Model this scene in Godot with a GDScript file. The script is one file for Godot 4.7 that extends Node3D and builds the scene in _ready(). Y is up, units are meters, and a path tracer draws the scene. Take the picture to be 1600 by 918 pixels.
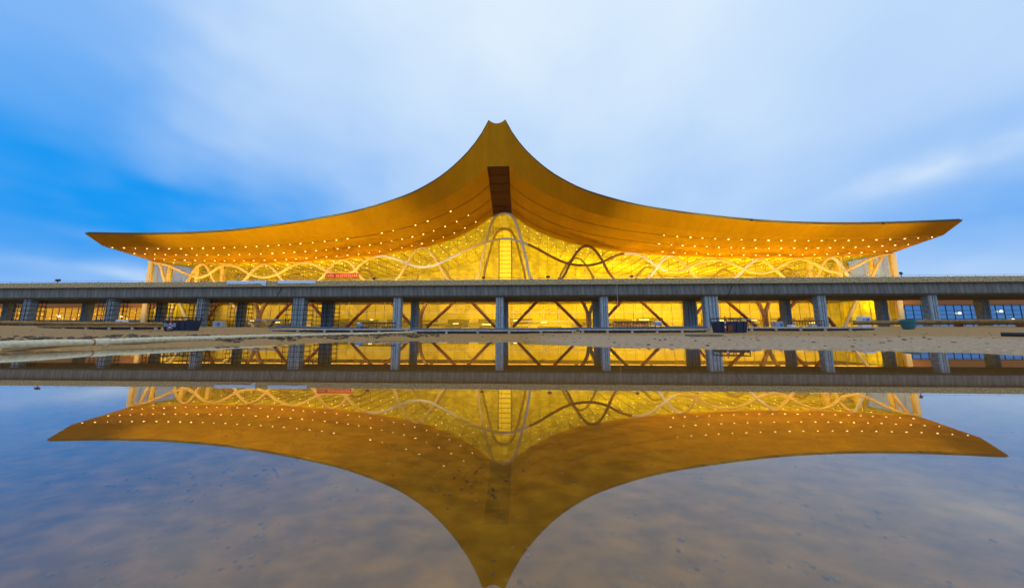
extends Node3D
# Golden-lit airport terminal behind an elevated road, mirrored in a shallow pool at dusk. Units: metres.

const AX = -9.8          # axis of symmetry of the terminal
const ZW = -128.0        # plane of the front glass
const EYE = 0.5
const FOCAL = 462.0      # in pixels of the 1600 x 918 photograph
const PITCH = 7.08
const YAW = 2.44

# roof heights against u (0 at the ridge, 1 at the tip): eave, crease, head of the glass
const US = [0.0, 0.02, 0.05, 0.1, 0.15, 0.2, 0.3, 0.4, 0.5, 0.6, 0.7, 0.8, 0.9, 1.0]
const H_EAVE = [77.07, 71.23, 64.89, 57.4, 52.2, 48.5, 43.7, 40.69, 38.46, 36.8, 35.93, 35.65, 35.85, 36.29]
const H_CREASE = [62.95, 60.04, 56.0, 51.0, 47.1, 44.0, 39.9, 37.2, 35.5, 34.34, 33.56, 33.12, 33.05, 33.53]
const H_GLASS = [52.89, 49.95, 46.65, 42.51, 39.6, 37.5, 34.8, 33.06, 32.05, 31.35, 31.2, 31.4, 32.05, 32.81]
const S_EAVE = [3.1, 154.1]
const S_CREASE = [4.0, 155.8]
const S_GLASS = [4.0, 164.4]
const Z_EAVE = -100.0
const Z_CREASE = -106.0
const WAVE = [-171.7,31.8,-165.2,30.6,-158.6,27.9,-153.7,25.8,-148.2,24.7,-143.8,26.3,-139.6,29.2,-135.9,30.2,-131.2,29.5,-125.5,26.5,-121.6,25.0,-116.3,24.5,-111.2,26.0,-106.9,28.6,-102.6,30.5,-98.9,30.9,-94.4,29.9,-88.2,26.9,-82.2,25.7,-77.1,26.5,-72.3,30.8,-68.0,33.0,-63.6,33.7,-58.5,32.7,-52.5,30.3,-48.1,28.9,-43.8,28.5,-39.5,29.3,-35.3,31.2,-29.6,34.0,-23.2,37.2,-17.5,39.4,-12.5,40.5,-9.7,40.9,-5.4,40.7,-0.5,39.1,5.2,36.5,12.1,32.5,17.6,29.9,22.4,28.8,27.9,28.6,33.4,29.8,38.3,32.2,43.2,33.6,47.3,33.5,51.3,32.1,56.5,28.3,59.7,26.2,63.0,25.4,67.1,26.0,71.9,28.0,76.7,29.9,81.8,30.5,86.1,29.7,91.0,27.1,95.9,25.1,100.1,24.5,104.5,25.5,109.1,28.1,113.6,30.1,117.2,30.4,121.3,28.7,125.2,26.0,129.2,24.7,133.5,25.2,138.7,27.4,144.0,30.0,148.4,31.4,152.7,32.1]
const ARCHES = [
	[-172.0,32.1,-168.3,30.3,-164.9,23.1,-156.4,12.7,-151.5,4.0,-150.0,1.7],
	[-160.5,3.8,-158.8,12.7,-154.1,23.0,-152.3,27.1,-149.7,30.1,-147.8,30.7,-145.8,29.7,-143.4,26.3,-141.2,23.0,-131.6,12.6,-120.2,2.0],
	[-143.7,2.0,-138.2,12.6,-126.7,23.6,-124.1,26.9,-120.6,29.8,-117.7,30.4,-114.5,28.6,-111.1,25.3,-109.0,23.2,-95.1,12.5,-85.2,2.0],
	[-113.2,2.0,-104.5,12.5,-91.6,23.3,-88.2,27.7,-84.8,31.1,-81.6,32.1,-78.1,30.5,-74.9,26.5,-71.8,23.2,-58.3,12.3,-48.4,2.0],
	[-78.0,2.0,-67.8,12.4,-56.5,23.1,-52.5,30.3,-49.1,35.3,-45.6,37.3,-42.2,35.6,-38.1,29.8,-34.0,23.1,-22.9,12.7,-12.5,2.0],
	[-42.3,2.0,-31.1,12.5,-21.0,23.0,-18.8,31.9,-16.6,40.4,-14.8,47.1,-13.0,50.9,-11.1,52.4,-8.8,52.8,-6.4,52.2,-4.3,49.8,-2.7,45.4,-0.9,38.7,0.9,31.7,3.0,23.1,13.0,13.1,24.1,1.9],
	[-5.1,2.0,5.6,13.2,16.4,23.2,19.7,29.2,23.3,34.9,26.8,37.1,30.2,35.9,33.5,31.2,38.0,23.1,48.9,13.3,60.2,1.9],
	[31.1,1.9,41.4,13.0,53.5,23.3,57.5,28.3,60.7,31.6,63.1,32.3,66.1,30.9,69.8,26.6,73.2,23.1,84.7,12.8,95.6,2.2],
	[67.7,1.9,76.7,12.9,89.9,23.3,93.9,27.1,97.8,30.1,99.6,30.5,102.1,29.5,105.3,26.2,108.5,23.2,118.7,12.7,126.7,2.2],
	[102.5,1.9,112.6,12.7,122.3,23.1,124.7,27.5,127.1,30.1,129.3,30.9,131.3,29.3,133.6,25.6,135.0,23.0,143.9,12.6,149.8,2.1],
	[130.4,1.9,136.6,12.6,144.4,23.2,147.2,27.7,149.8,31.4,151.3,31.9]
]

var rng := RandomNumberGenerator.new()
var taken := {}
var mats := {}
var boxes := {}

# ---------------------------------------------------------------- small tools
func at(px: float, py: float, z: float) -> Vector3:   # where the sight line through a pixel meets the plane at depth z
	var v := Vector3((px - 800.0) / FOCAL, -(py - 459.0) / FOCAL, -1.0)
	v = Basis.from_euler(Vector3(deg_to_rad(PITCH), deg_to_rad(YAW), 0)) * v
	return Vector3(0, EYE, 0) + v * (z / v.z)

func on_ground(px: float, z: float) -> Vector3:
	var p := at(px, 516.0, z)
	return Vector3(p.x, ground_height(p.x, z), z)

func numbered(called: String) -> String:
	var n: int = taken.get(called, -1) + 1
	taken[called] = n
	return called if n == 0 else "%s_%03d" % [called, n]

func thing(called: String, label: String, category: String, where: Vector3, turn := 0.0, group := "") -> Node3D:
	var o := Node3D.new()
	o.name = numbered(called)
	add_child(o)
	o.position = where
	o.rotation.y = turn
	o.set_meta("label", label)
	o.set_meta("category", category)
	if group: o.set_meta("group", group)
	return o

func part(parent: Node3D, called: String, mesh: Mesh, m: Material, where := Vector3.ZERO, rot := Vector3.ZERO) -> MeshInstance3D:
	var o := MeshInstance3D.new()
	o.name = called
	o.mesh = mesh
	o.material_override = m
	o.position = where
	o.rotation = rot
	parent.add_child(o, true)
	return o

# a part whose mesh or place is given in world metres, under a thing that stands unturned
func wpart(parent: Node3D, called: String, mesh: Mesh, m: Material, where := Vector3.ZERO, rot := Vector3.ZERO) -> MeshInstance3D:
	var off := Vector3.ZERO
	var p: Node = parent
	while p is Node3D and p != self:
		off += p.position
		p = p.get_parent()
	return part(parent, called, mesh, m, where - off, rot)

func structure(called: String, mesh: Mesh, m: Material) -> MeshInstance3D:
	var o := part(self, called, mesh, m)
	o.set_meta("kind", "structure")
	return o

func bx(x: float, y: float, z: float) -> BoxMesh:
	var k := Vector3(x, y, z)
	if not boxes.has(k):
		var b := BoxMesh.new()
		b.size = k
		boxes[k] = b
	return boxes[k]

func st_new() -> SurfaceTool:
	var st := SurfaceTool.new()
	st.begin(Mesh.PRIMITIVE_TRIANGLES)
	return st

func quad(st: SurfaceTool, a: Vector3, b: Vector3, c: Vector3, d: Vector3):   # clockwise from the front
	for p in [a, b, c, a, c, d]: st.add_vertex(p)

func flat(st: SurfaceTool) -> ArrayMesh:
	st.generate_normals()
	return st.commit()

func sbox(st: SurfaceTool, c: Vector3, s: Vector3, basis := Basis.IDENTITY):
	var h := s / 2
	var p := []
	for i in 8:
		p.append(c + basis * Vector3(h.x if i & 1 else -h.x, h.y if i & 2 else -h.y, h.z if i & 4 else -h.z))
	st.set_smooth_group(-1)
	quad(st, p[4], p[6], p[7], p[5]); quad(st, p[1], p[3], p[2], p[0])
	quad(st, p[5], p[7], p[3], p[1]); quad(st, p[0], p[2], p[6], p[4])
	quad(st, p[6], p[2], p[3], p[7]); quad(st, p[0], p[4], p[5], p[1])

func bevel_box(s: Vector3, b: float) -> ArrayMesh:   # a box with chamfered upright and top edges
	var st := st_new()
	st.set_smooth_group(-1)
	var h := s / 2
	var ring := func(x: float, z: float, y: float) -> Array:
		return [Vector3(-x + b, y, -z), Vector3(x - b, y, -z), Vector3(x, y, -z + b), Vector3(x, y, z - b), Vector3(x - b, y, z), Vector3(-x + b, y, z), Vector3(-x, y, z - b), Vector3(-x, y, -z + b)]
	var rs := [ring.call(h.x, h.z, -h.y), ring.call(h.x, h.z, h.y - b), ring.call(h.x - b, h.z - b, h.y)]
	for k in 2:
		for i in 8:
			var j := (i + 1) % 8
			quad(st, rs[k][i], rs[k][j], rs[k + 1][j], rs[k + 1][i])
	for i in range(1, 7):
		for p in [rs[2][0], rs[2][i], rs[2][i + 1]]: st.add_vertex(p)
		for p in [rs[0][0], rs[0][i + 1], rs[0][i]]: st.add_vertex(p)
	return flat(st)

func tube(pts: PackedVector3Array, r: float, sides := 8, side_ref := Vector3(0, 0, 1)) -> ArrayMesh:
	var v := PackedVector3Array()
	var nn := PackedVector3Array()
	var ix := PackedInt32Array()
	var n := pts.size()
	for i in n:
		var d := (pts[mini(i + 1, n - 1)] - pts[maxi(i - 1, 0)]).normalized()
		var a := d.cross(side_ref).normalized()
		var b := a.cross(d).normalized()
		for k in sides:
			var t := TAU * k / sides
			var q := a * cos(t) + b * sin(t)
			v.append(pts[i] + q * r)
			nn.append(q)
	for i in n - 1:
		for k in sides:
			var k2 := (k + 1) % sides
			var p0 := i * sides + k; var p1 := i * sides + k2
			var p2 := p0 + sides; var p3 := p1 + sides
			ix.append_array([p0, p1, p2, p1, p3, p2])
	for e in [0, n - 1]:
		var c := v.size()
		var dd := (pts[1] - pts[0]).normalized() * -1.0 if e == 0 else (pts[n - 1] - pts[n - 2]).normalized()
		for k in sides:
			v.append(v[e * sides + k]); nn.append(dd)
		for k in range(1, sides - 1):
			if e == 0: ix.append_array([c, c + k + 1, c + k])
			else: ix.append_array([c, c + k, c + k + 1])
	var arr := []
	arr.resize(Mesh.ARRAY_MAX)
	arr[Mesh.ARRAY_VERTEX] = v; arr[Mesh.ARRAY_NORMAL] = nn; arr[Mesh.ARRAY_INDEX] = ix
	var m := ArrayMesh.new()
	m.add_surface_from_arrays(Mesh.PRIMITIVE_TRIANGLES, arr)
	return m

func spline(flat_xy: Array, z: float, steps := 6) -> PackedVector3Array:   # smooth curve through x,y pairs in one upright plane
	var p := PackedVector3Array()
	var n := flat_xy.size() / 2
	for i in n: p.append(Vector3(flat_xy[2 * i], flat_xy[2 * i + 1], z))
	var out := PackedVector3Array()
	for i in n - 1:
		for k in steps:
			out.append(p[i].cubic_interpolate(p[i + 1], p[maxi(i - 1, 0)], p[mini(i + 2, n - 1)], float(k) / steps))
	out.append(p[n - 1])
	return out

func table(xs: Array, ys: Array, x: float) -> float:   # Catmull-Rom through a table
	var n := xs.size()
	var i := 0
	while i < n - 2 and x > xs[i + 1]: i += 1
	var t: float = clampf((x - xs[i]) / (xs[i + 1] - xs[i]), 0.0, 1.0)
	var d: float = xs[i + 1] - xs[i]
	var m0: float = (ys[i + 1] - ys[maxi(i - 1, 0)]) / (xs[i + 1] - xs[maxi(i - 1, 0)]) * d
	var m1: float = (ys[mini(i + 2, n - 1)] - ys[i]) / (xs[mini(i + 2, n - 1)] - xs[i]) * d
	var t2 := t * t; var t3 := t2 * t
	return (2 * t3 - 3 * t2 + 1) * ys[i] + (t3 - 2 * t2 + t) * m0 + (-2 * t3 + 3 * t2) * ys[i + 1] + (t3 - t2) * m1

# ---------------------------------------------------------------- materials
func lin(r: float, g: float, b: float, a := 1.0) -> Color:
	var c := Color(r, g, b).linear_to_srgb()
	c.a = a
	return c

func mat(key: String, c: Color, rough := 0.8, metal := 0.0) -> StandardMaterial3D:
	if mats.has(key): return mats[key]
	var m := StandardMaterial3D.new()
	m.resource_name = key
	m.albedo_color = c
	m.roughness = rough
	m.metallic = metal
	m.cull_mode = BaseMaterial3D.CULL_DISABLED
	mats[key] = m
	return m

func noise_tex(seed_: int, freq: float, lo: Color, hi: Color, octaves := 5, size := 512, mid = null, kind := FastNoiseLite.TYPE_SIMPLEX_SMOOTH) -> NoiseTexture2D:
	var f := FastNoiseLite.new()
	f.seed = seed_; f.frequency = freq; f.fractal_octaves = octaves; f.noise_type = kind
	var g := Gradient.new()
	g.set_color(0, lo); g.set_color(1, hi)
	g.set_offset(0, 0.2); g.set_offset(1, 0.8)
	if mid != null: g.add_point(0.5, mid)
	var t := NoiseTexture2D.new()
	t.width = size; t.height = size; t.seamless = true; t.noise = f; t.color_ramp = g
	return t

func bump_tex(seed_: int, freq: float, strength: float, size := 512) -> NoiseTexture2D:
	var f := FastNoiseLite.new()
	f.seed = seed_; f.frequency = freq; f.fractal_octaves = 5
	var t := NoiseTexture2D.new()
	t.width = size; t.height = size; t.seamless = true; t.noise = f; t.as_normal_map = true; t.bump_strength = strength
	return t

func textured(key: String, tex: Texture2D, scale: float, rough := 0.85, bump: Texture2D = null, bump_scale := 1.0) -> StandardMaterial3D:
	if mats.has(key): return mats[key]
	var m := mat(key, Color.WHITE, rough)
	m.albedo_texture = tex
	m.uv1_triplanar = true
	m.uv1_world_triplanar = true
	m.uv1_scale = Vector3.ONE * scale
	if bump:
		m.normal_enabled = true
		m.normal_texture = bump
		m.normal_scale = bump_scale
	return m

func glow(key: String, c: Color, energy: float) -> StandardMaterial3D:
	if mats.has(key): return mats[key]
	var m := mat(key, c, 0.5)
	m.emission_enabled = true
	m.emission = c
	m.emission_energy_multiplier = energy
	return m

func pane_mat(key: String, c: Color, rough := 0.0) -> StandardMaterial3D:
	if mats.has(key): return mats[key]
	var m := mat(key, c, rough)
	m.transparency = BaseMaterial3D.TRANSPARENCY_ALPHA
	return m

func area(parent: Node3D, called: String, where: Vector3, facing: Vector3, size: Vector2, c: Color, energy: float):
	var l := AreaLight3D.new()
	l.name = called
	l.area_size = size
	l.light_color = c
	l.light_energy = energy
	l.shadow_enabled = true
	l.area_range = 400.0
	parent.add_child(l, true)
	var z := -facing.normalized()
	var x := Vector3.RIGHT
	var y := z.cross(x).normalized()
	l.global_transform = Transform3D(Basis(x, y, z), where)

# ---------------------------------------------------------------- sky, camera, light
const SKY_AZ = [-180.0, -110.0, -60.0, -43.0, -20.0, 0.0, 20.0, 35.0, 58.0, 110.0, 180.0]
const SKY_EL = [0.0, 4.0, 8.0, 13.0, 18.0, 26.0, 36.0, 50.0, 90.0]
const SKY_COVER = [
	[0.60, 0.55, 0.45, 0.40, 0.45, 0.55, 0.65, 0.75, 0.88],
	[0.52, 0.46, 0.30, 0.20, 0.25, 0.36, 0.50, 0.68, 0.88],
	[0.42, 0.34, 0.12, 0.0, 0.02, 0.15, 0.34, 0.60, 0.86],
	[0.42, 0.36, 0.20, 0.05, 0.13, 0.42, 0.64, 0.76, 0.88],
	[0.50, 0.46, 0.40, 0.38, 0.43, 0.56, 0.70, 0.84, 0.90],
	[0.52, 0.50, 0.50, 0.50, 0.53, 0.60, 0.70, 0.86, 0.9],
	[0.60, 0.60, 0.55, 0.50, 0.52, 0.62, 0.76, 0.86, 0.9],
	[0.70, 0.66, 0.58, 0.54, 0.56, 0.68, 0.77, 0.84, 0.90],
	[0.72, 0.66, 0.40, 0.18, 0.36, 0.60, 0.67, 0.70, 0.87],
	[0.68, 0.60, 0.46, 0.38, 0.46, 0.58, 0.66, 0.72, 0.88],
	[0.60, 0.55, 0.45, 0.40, 0.45, 0.55, 0.65, 0.75, 0.88]]

func cell(xs: Array, x: float) -> Vector2:
	var i := 0
	while i < xs.size() - 2 and x > xs[i + 1]: i += 1
	return Vector2(i, clampf((x - xs[i]) / (xs[i + 1] - xs[i]), 0, 1))

func make_sky() -> ImageTexture:
	var w := 1024; var h := 512
	var img := Image.create(w, h, false, Image.FORMAT_RGBF)
	var soft := FastNoiseLite.new()
	soft.seed = 4; soft.frequency = 1.6; soft.fractal_octaves = 5
	var fine := FastNoiseLite.new()
	fine.seed = 9; fine.frequency = 3.0; fine.fractal_octaves = 4
	var deep := Vector3(0.012, 0.315, 0.89)
	var pale := Vector3(0.78, 0.90, 1.0)
	for j in h:
		var el := 90.0 - 180.0 * (j + 0.5) / h
		for i in w:
			var az := wrapf((i + 0.5) / w * 360.0, -180.0, 180.0)
			var e := maxf(el, 0.0)
			var ca := cos(deg_to_rad(e))
			var d := Vector3(sin(deg_to_rad(az)) * ca, sin(deg_to_rad(e)), -cos(deg_to_rad(az)) * ca)
			# a sheet of cloud overhead: noise on that sheet, so that streaks flatten towards the horizon
			var s := Vector3(d.x, 0, d.z) / (d.y + 0.22)
			var n1 := soft.get_noise_3d(s.x * 0.55, 0.0, s.z * 0.55)
			var n2 := fine.get_noise_3d(s.x * 0.8 + 3.0, 5.0, s.z * 0.8)
			var ee := e + n1 * 3.5
			var a := cell(SKY_AZ, az + n2 * 6.0)
			var b := cell(SKY_EL, ee)
			var ia := int(a.x); var ib := int(b.x)
			var ta := smoothstep(0.0, 1.0, a.y); var tb := b.y
			var c: float = lerpf(lerpf(SKY_COVER[ia][ib], SKY_COVER[ia][ib + 1], tb), lerpf(SKY_COVER[ia + 1][ib], SKY_COVER[ia + 1][ib + 1], tb), ta)
			c += n1 * 0.08 + n2 * 0.07
			# two thin wisps: low on one hand, a longer rising one on the other
			var w1 := (e - 6.4 - (az + 53.0) * -0.06) / 0.9
			c += 0.32 * exp(-w1 * w1) * exp(-pow((az + 54.0) / 7.0, 2.0)) * (0.8 + n2)
			var w2 := (e - 17.4 - (az - 51.0) * 0.06) / 1.5
			c += 0.6 * exp(-w2 * w2) * exp(-pow((az - 55.0) / 7.0, 2.0)) * (0.8 + n2)
			c = clampf(c, 0.0, 1.0)
			var col := deep.lerp(pale, c)
			if el < 0.0: col = col.lerp(Vector3(0.12, 0.12, 0.12), clampf(-el / 6.0, 0, 1))
			img.set_pixel(i, j, Color(col.x, col.y, col.z))
	return ImageTexture.create_from_image(img)

func set_up():
	var cam := Camera3D.new()
	cam.name = "camera"
	cam.fov = rad_to_deg(2.0 * atan(459.0 / FOCAL))
	cam.position = Vector3(0, EYE, 0)
	cam.rotation = Vector3(deg_to_rad(PITCH), deg_to_rad(YAW), 0)
	var lens := CameraAttributesPhysical.new()
	lens.frustum_focal_length = 12.0 * FOCAL / 459.0
	lens.frustum_focus_distance = 60.0
	lens.exposure_aperture = 2.0
	lens.frustum_far = 6000.0
	cam.attributes = lens
	cam.near = 0.05
	cam.far = 6000.0
	add_child(cam)
	var env := Environment.new()
	env.background_mode = Environment.BG_SKY
	var sky := Sky.new()
	var sm := PanoramaSkyMaterial.new()
	sm.panorama = make_sky()
	sky.sky_material = sm
	env.sky = sky
	env.background_energy_multiplier = 1.0
	env.tonemap_mode = Environment.TONE_MAPPER_LINEAR
	env.tonemap_exposure = 1.0
	env.sdfgi_enabled = true
	env.ssao_enabled = true
	env.ssil_enabled = true
	var we := WorldEnvironment.new()
	we.name = "world"
	we.environment = env
	add_child(we)
	var sun := DirectionalLight3D.new()
	sun.name = "sun"
	sun.light_energy = 0.15
	sun.light_color = Color(1.0, 0.96, 0.92)
	sun.light_angular_distance = 30.0
	sun.shadow_enabled = true
	sun.rotation_degrees = Vector3(-50, 20, 0)
	add_child(sun)

# ---------------------------------------------------------------- ground and water
const SHORE_AZ = [-180.0, -120.0, -80.0, -62.0, -57.4, -51.5, -43.0, -39.2, -31.6, -25.5, -14.0, -2.4, -0.5, 1.2, 9.6, 20.6, 30.2, 38.0, 44.4, 49.6, 53.6, 57.2, 80.0, 120.0, 180.0]
const SHORE_R = [9.0, 11.0, 13.5, 14.3, 14.4, 14.6, 13.7, 14.3, 16.2, 17.0, 15.9, 15.1, 14.2, 12.1, 10.7, 10.0, 10.15, 10.85, 12.05, 12.75, 13.45, 13.1, 12.0, 10.5, 9.0]
const RISE_D = [0.0, 0.15, 0.6, 3.0, 12.0, 20.0, 30.0, 40.0, 60.0, 100.0, 5000.0]
const RISE_Y = [0.0, 0.03, 0.055, 0.10, 0.18, 0.32, 0.62, 0.95, 1.0, 1.0, 1.0]
var bank := FastNoiseLite.new()

func lerp_table(xs: Array, ys: Array, x: float) -> float:
	var c := cell(xs, x)
	return lerpf(ys[int(c.x)], ys[int(c.x) + 1], c.y)

func shore(az: float) -> float:
	return table(SHORE_AZ, SHORE_R, az) + 0.22 * bank.get_noise_1d(az * 9.0) + 0.07 * bank.get_noise_1d(az * 60.0)

func ground_height(x: float, z: float) -> float:
	var az := rad_to_deg(atan2(x, -z))
	var d := sqrt(x * x + z * z) - shore(az)
	var y: float
	if d > 0.0:
		y = lerp_table(RISE_D, RISE_Y, d)
		var rough := smoothstep(0.0, 1.0, d) * (1.0 - smoothstep(50.0, 58.0, d))
		y += rough * (0.035 * bank.get_noise_2d(x * 6.0, z * 6.0) + 0.03 * bank.get_noise_2d(x * 25.0, z * 25.0))
		y += 0.012 * bank.get_noise_2d(x * 90.0, z * 90.0) * smoothstep(0.0, 0.1, d) * (1.0 - smoothstep(20.0, 30.0, d))
		if d < 0.5: y = maxf(y, 0.006 + d * 0.05)
	else:
		y = -0.012 - 0.13 * smoothstep(0.0, 3.5, -d) + 0.02 * bank.get_noise_2d(x * 20.0, z * 20.0) * smoothstep(0.0, 1.0, -d)
		y += 0.012 * bank.get_noise_2d(x * 120.0, z * 120.0) * smoothstep(0.0, 1.0, -d)
	return y

func build_ground():
	bank.seed = 21; bank.frequency = 0.02; bank.fractal_octaves = 4
	var azs := []
	var a := -180.0
	while a < 180.0 - 0.001:
		azs.append(a)
		a += 0.4 if absf(a) < 68.0 else 4.0
	azs.append(180.0)
	var ds := []
	for k in 26: ds.append(-1.0 + k / 26.0)            # share of the shore's distance
	for d in [0.0, 0.04, 0.1, 0.18, 0.28, 0.4, 0.55, 0.7, 0.9, 1.1, 1.4, 1.7, 2.0, 2.4, 2.8, 3.3, 3.8, 4.4, 5.0, 5.8, 6.6, 7.5, 8.5, 9.5, 10.7, 12.0, 13.5, 15.0, 17.0, 19.0, 21.0, 24.0, 27.0, 30.0, 33.0, 36.0, 40.0, 45.0, 52.0, 60.0, 80.0, 120.0, 200.0, 400.0, 900.0, 2500.0, 5000.0]: ds.append(d)
	var v := PackedVector3Array(); var ix := PackedInt32Array(); var nn := PackedVector3Array(); var cc := PackedColorArray()
	var w := ds.size()
	for az in azs:
		var r := shore(az)
		for d in ds:
			var q: float = r * (1.0 + d) if d < 0.0 else r + d
			var x := sin(deg_to_rad(az)) * q; var z := -cos(deg_to_rad(az)) * q
			v.append(Vector3(x, ground_height(x, z), z))
			nn.append(Vector3.ZERO)
			# a fan of pale silt lies on one stretch of the bank, with a ragged border; the pool bed is darker clay
			var silt := smoothstep(0.0, 9.0, az + 6.0 * bank.get_noise_2d(x * 12.0, z * 12.0)) * (1.0 - smoothstep(70.0, 90.0, az)) * smoothstep(-0.1, 0.05, d) * (1.0 - smoothstep(9.0, 16.0, d + 5.0 * bank.get_noise_2d(x * 8.0, z * 8.0)))
			var bed := 1.0 if d < -0.02 else 0.0
			cc.append(Color(0.54, 0.31, 0.11).lerp(Color(0.60, 0.42, 0.26), silt).lerp(Color(0.37, 0.16, 0.010), bed))
	for i in azs.size() - 1:
		for k in w - 1:
			var p := i * w + k
			for t in [[p, p + 1, p + w], [p + 1, p + w + 1, p + w]]:
				ix.append_array([t[0], t[1], t[2]])
				var n: Vector3 = (v[t[1]] - v[t[0]]).cross(v[t[2]] - v[t[0]])
				if n.y < 0: n = -n
				for q in t: nn[q] += n
	for i in nn.size(): nn[i] = nn[i].normalized() if nn[i].length() > 0 else Vector3.UP
	var arr := []
	arr.resize(Mesh.ARRAY_MAX)
	arr[Mesh.ARRAY_VERTEX] = v; arr[Mesh.ARRAY_NORMAL] = nn; arr[Mesh.ARRAY_INDEX] = ix; arr[Mesh.ARRAY_COLOR] = cc
	var m := ArrayMesh.new()
	m.add_surface_from_arrays(Mesh.PRIMITIVE_TRIANGLES, arr)
	var mud := textured("mud", noise_tex(3, 0.012, lin(0.68, 0.68, 0.68), lin(1.0, 1.0, 1.0), 6, 1024, lin(0.86, 0.86, 0.86)), 0.22, 0.7, bump_tex(5, 0.03, 5.0), 0.4)
	mud.vertex_color_use_as_albedo = true
	mud.metallic_specular = 0.15
	mud.uv1_scale = Vector3(0.5, 0.6, 0.8)
	mud.detail_enabled = true
	mud.detail_albedo = noise_tex(8, 0.02, Color(0.8, 0.8, 0.8), Color(1.0, 1.0, 1.0), 5, 512)
	mud.detail_blend_mode = BaseMaterial3D.BLEND_MODE_MUL
	structure("ground", m, mud)
	# the pool: clear water, with a second sheet added just below to strengthen its reflection
	var wm := pane_mat("pool_water", lin(0.12, 0.06, 0.01, 0.02), 0.0)
	wm.metallic_specular = 0.48
	var st := st_new()
	for y in [0.0, -0.01]:
		quad(st, Vector3(-30, y, 14), Vector3(-30, y, -24), Vector3(30, y, -24), Vector3(30, y, 14))
	structure("water", flat(st), wm)

# ---------------------------------------------------------------- terminal
func roof_point(line: int, u: float, side: float) -> Vector3:   # 0 eave, 1 crease, 2 head of the glass
	var s: Array = [S_EAVE, S_CREASE, S_GLASS][line]
	var z: float = [Z_EAVE, Z_CREASE, ZW][line]
	return Vector3(AX + side * lerpf(s[0], s[1], u), table(US, [H_EAVE, H_CREASE, H_GLASS][line], u), z)

func soffit(u: float, t: float, side: float) -> Vector3:   # t -1 eave, 0 crease, 1 glass
	if t < 0.0: return roof_point(1, u, side).lerp(roof_point(0, u, side), -t)
	return roof_point(1, u, side).lerp(roof_point(2, u, side), t)

func row_t(k: int, u: float) -> float:
	return [0.34 - 0.27 * u, 0.62 - 0.19 * u, 0.86 - 0.05 * u][k]

func glass_head(x: float) -> float:
	var s := absf(x - AX)
	if s <= S_GLASS[0]: return H_GLASS[0]
	return table(US, H_GLASS, minf(1.0, (s - S_GLASS[0]) / (S_GLASS[1] - S_GLASS[0])))

func patch(u0: float, u1: float, ta: Callable, tb: Callable, side: float, n := 3, m := 2, lift := 0.0) -> ArrayMesh:
	var st := st_new()
	st.set_smooth_group(0)
	for i in n:
		for j in m:
			var g := func(a: int, b: int) -> Vector3:
				var u := lerpf(u0, u1, float(a) / n)
				return soffit(u, lerpf(ta.call(u), tb.call(u), float(b) / m), side) + Vector3(0, lift, 0)
			var p: Array = [g.call(i, j), g.call(i + 1, j), g.call(i + 1, j + 1), g.call(i, j + 1)]
			if side > 0: quad(st, p[0], p[1], p[2], p[3])
			else: quad(st, p[3], p[2], p[1], p[0])
	return flat(st)

func ceiling_y(x: float, z: float) -> float:
	return glass_head(x) + 0.25 + 0.02 * (ZW - z)

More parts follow.
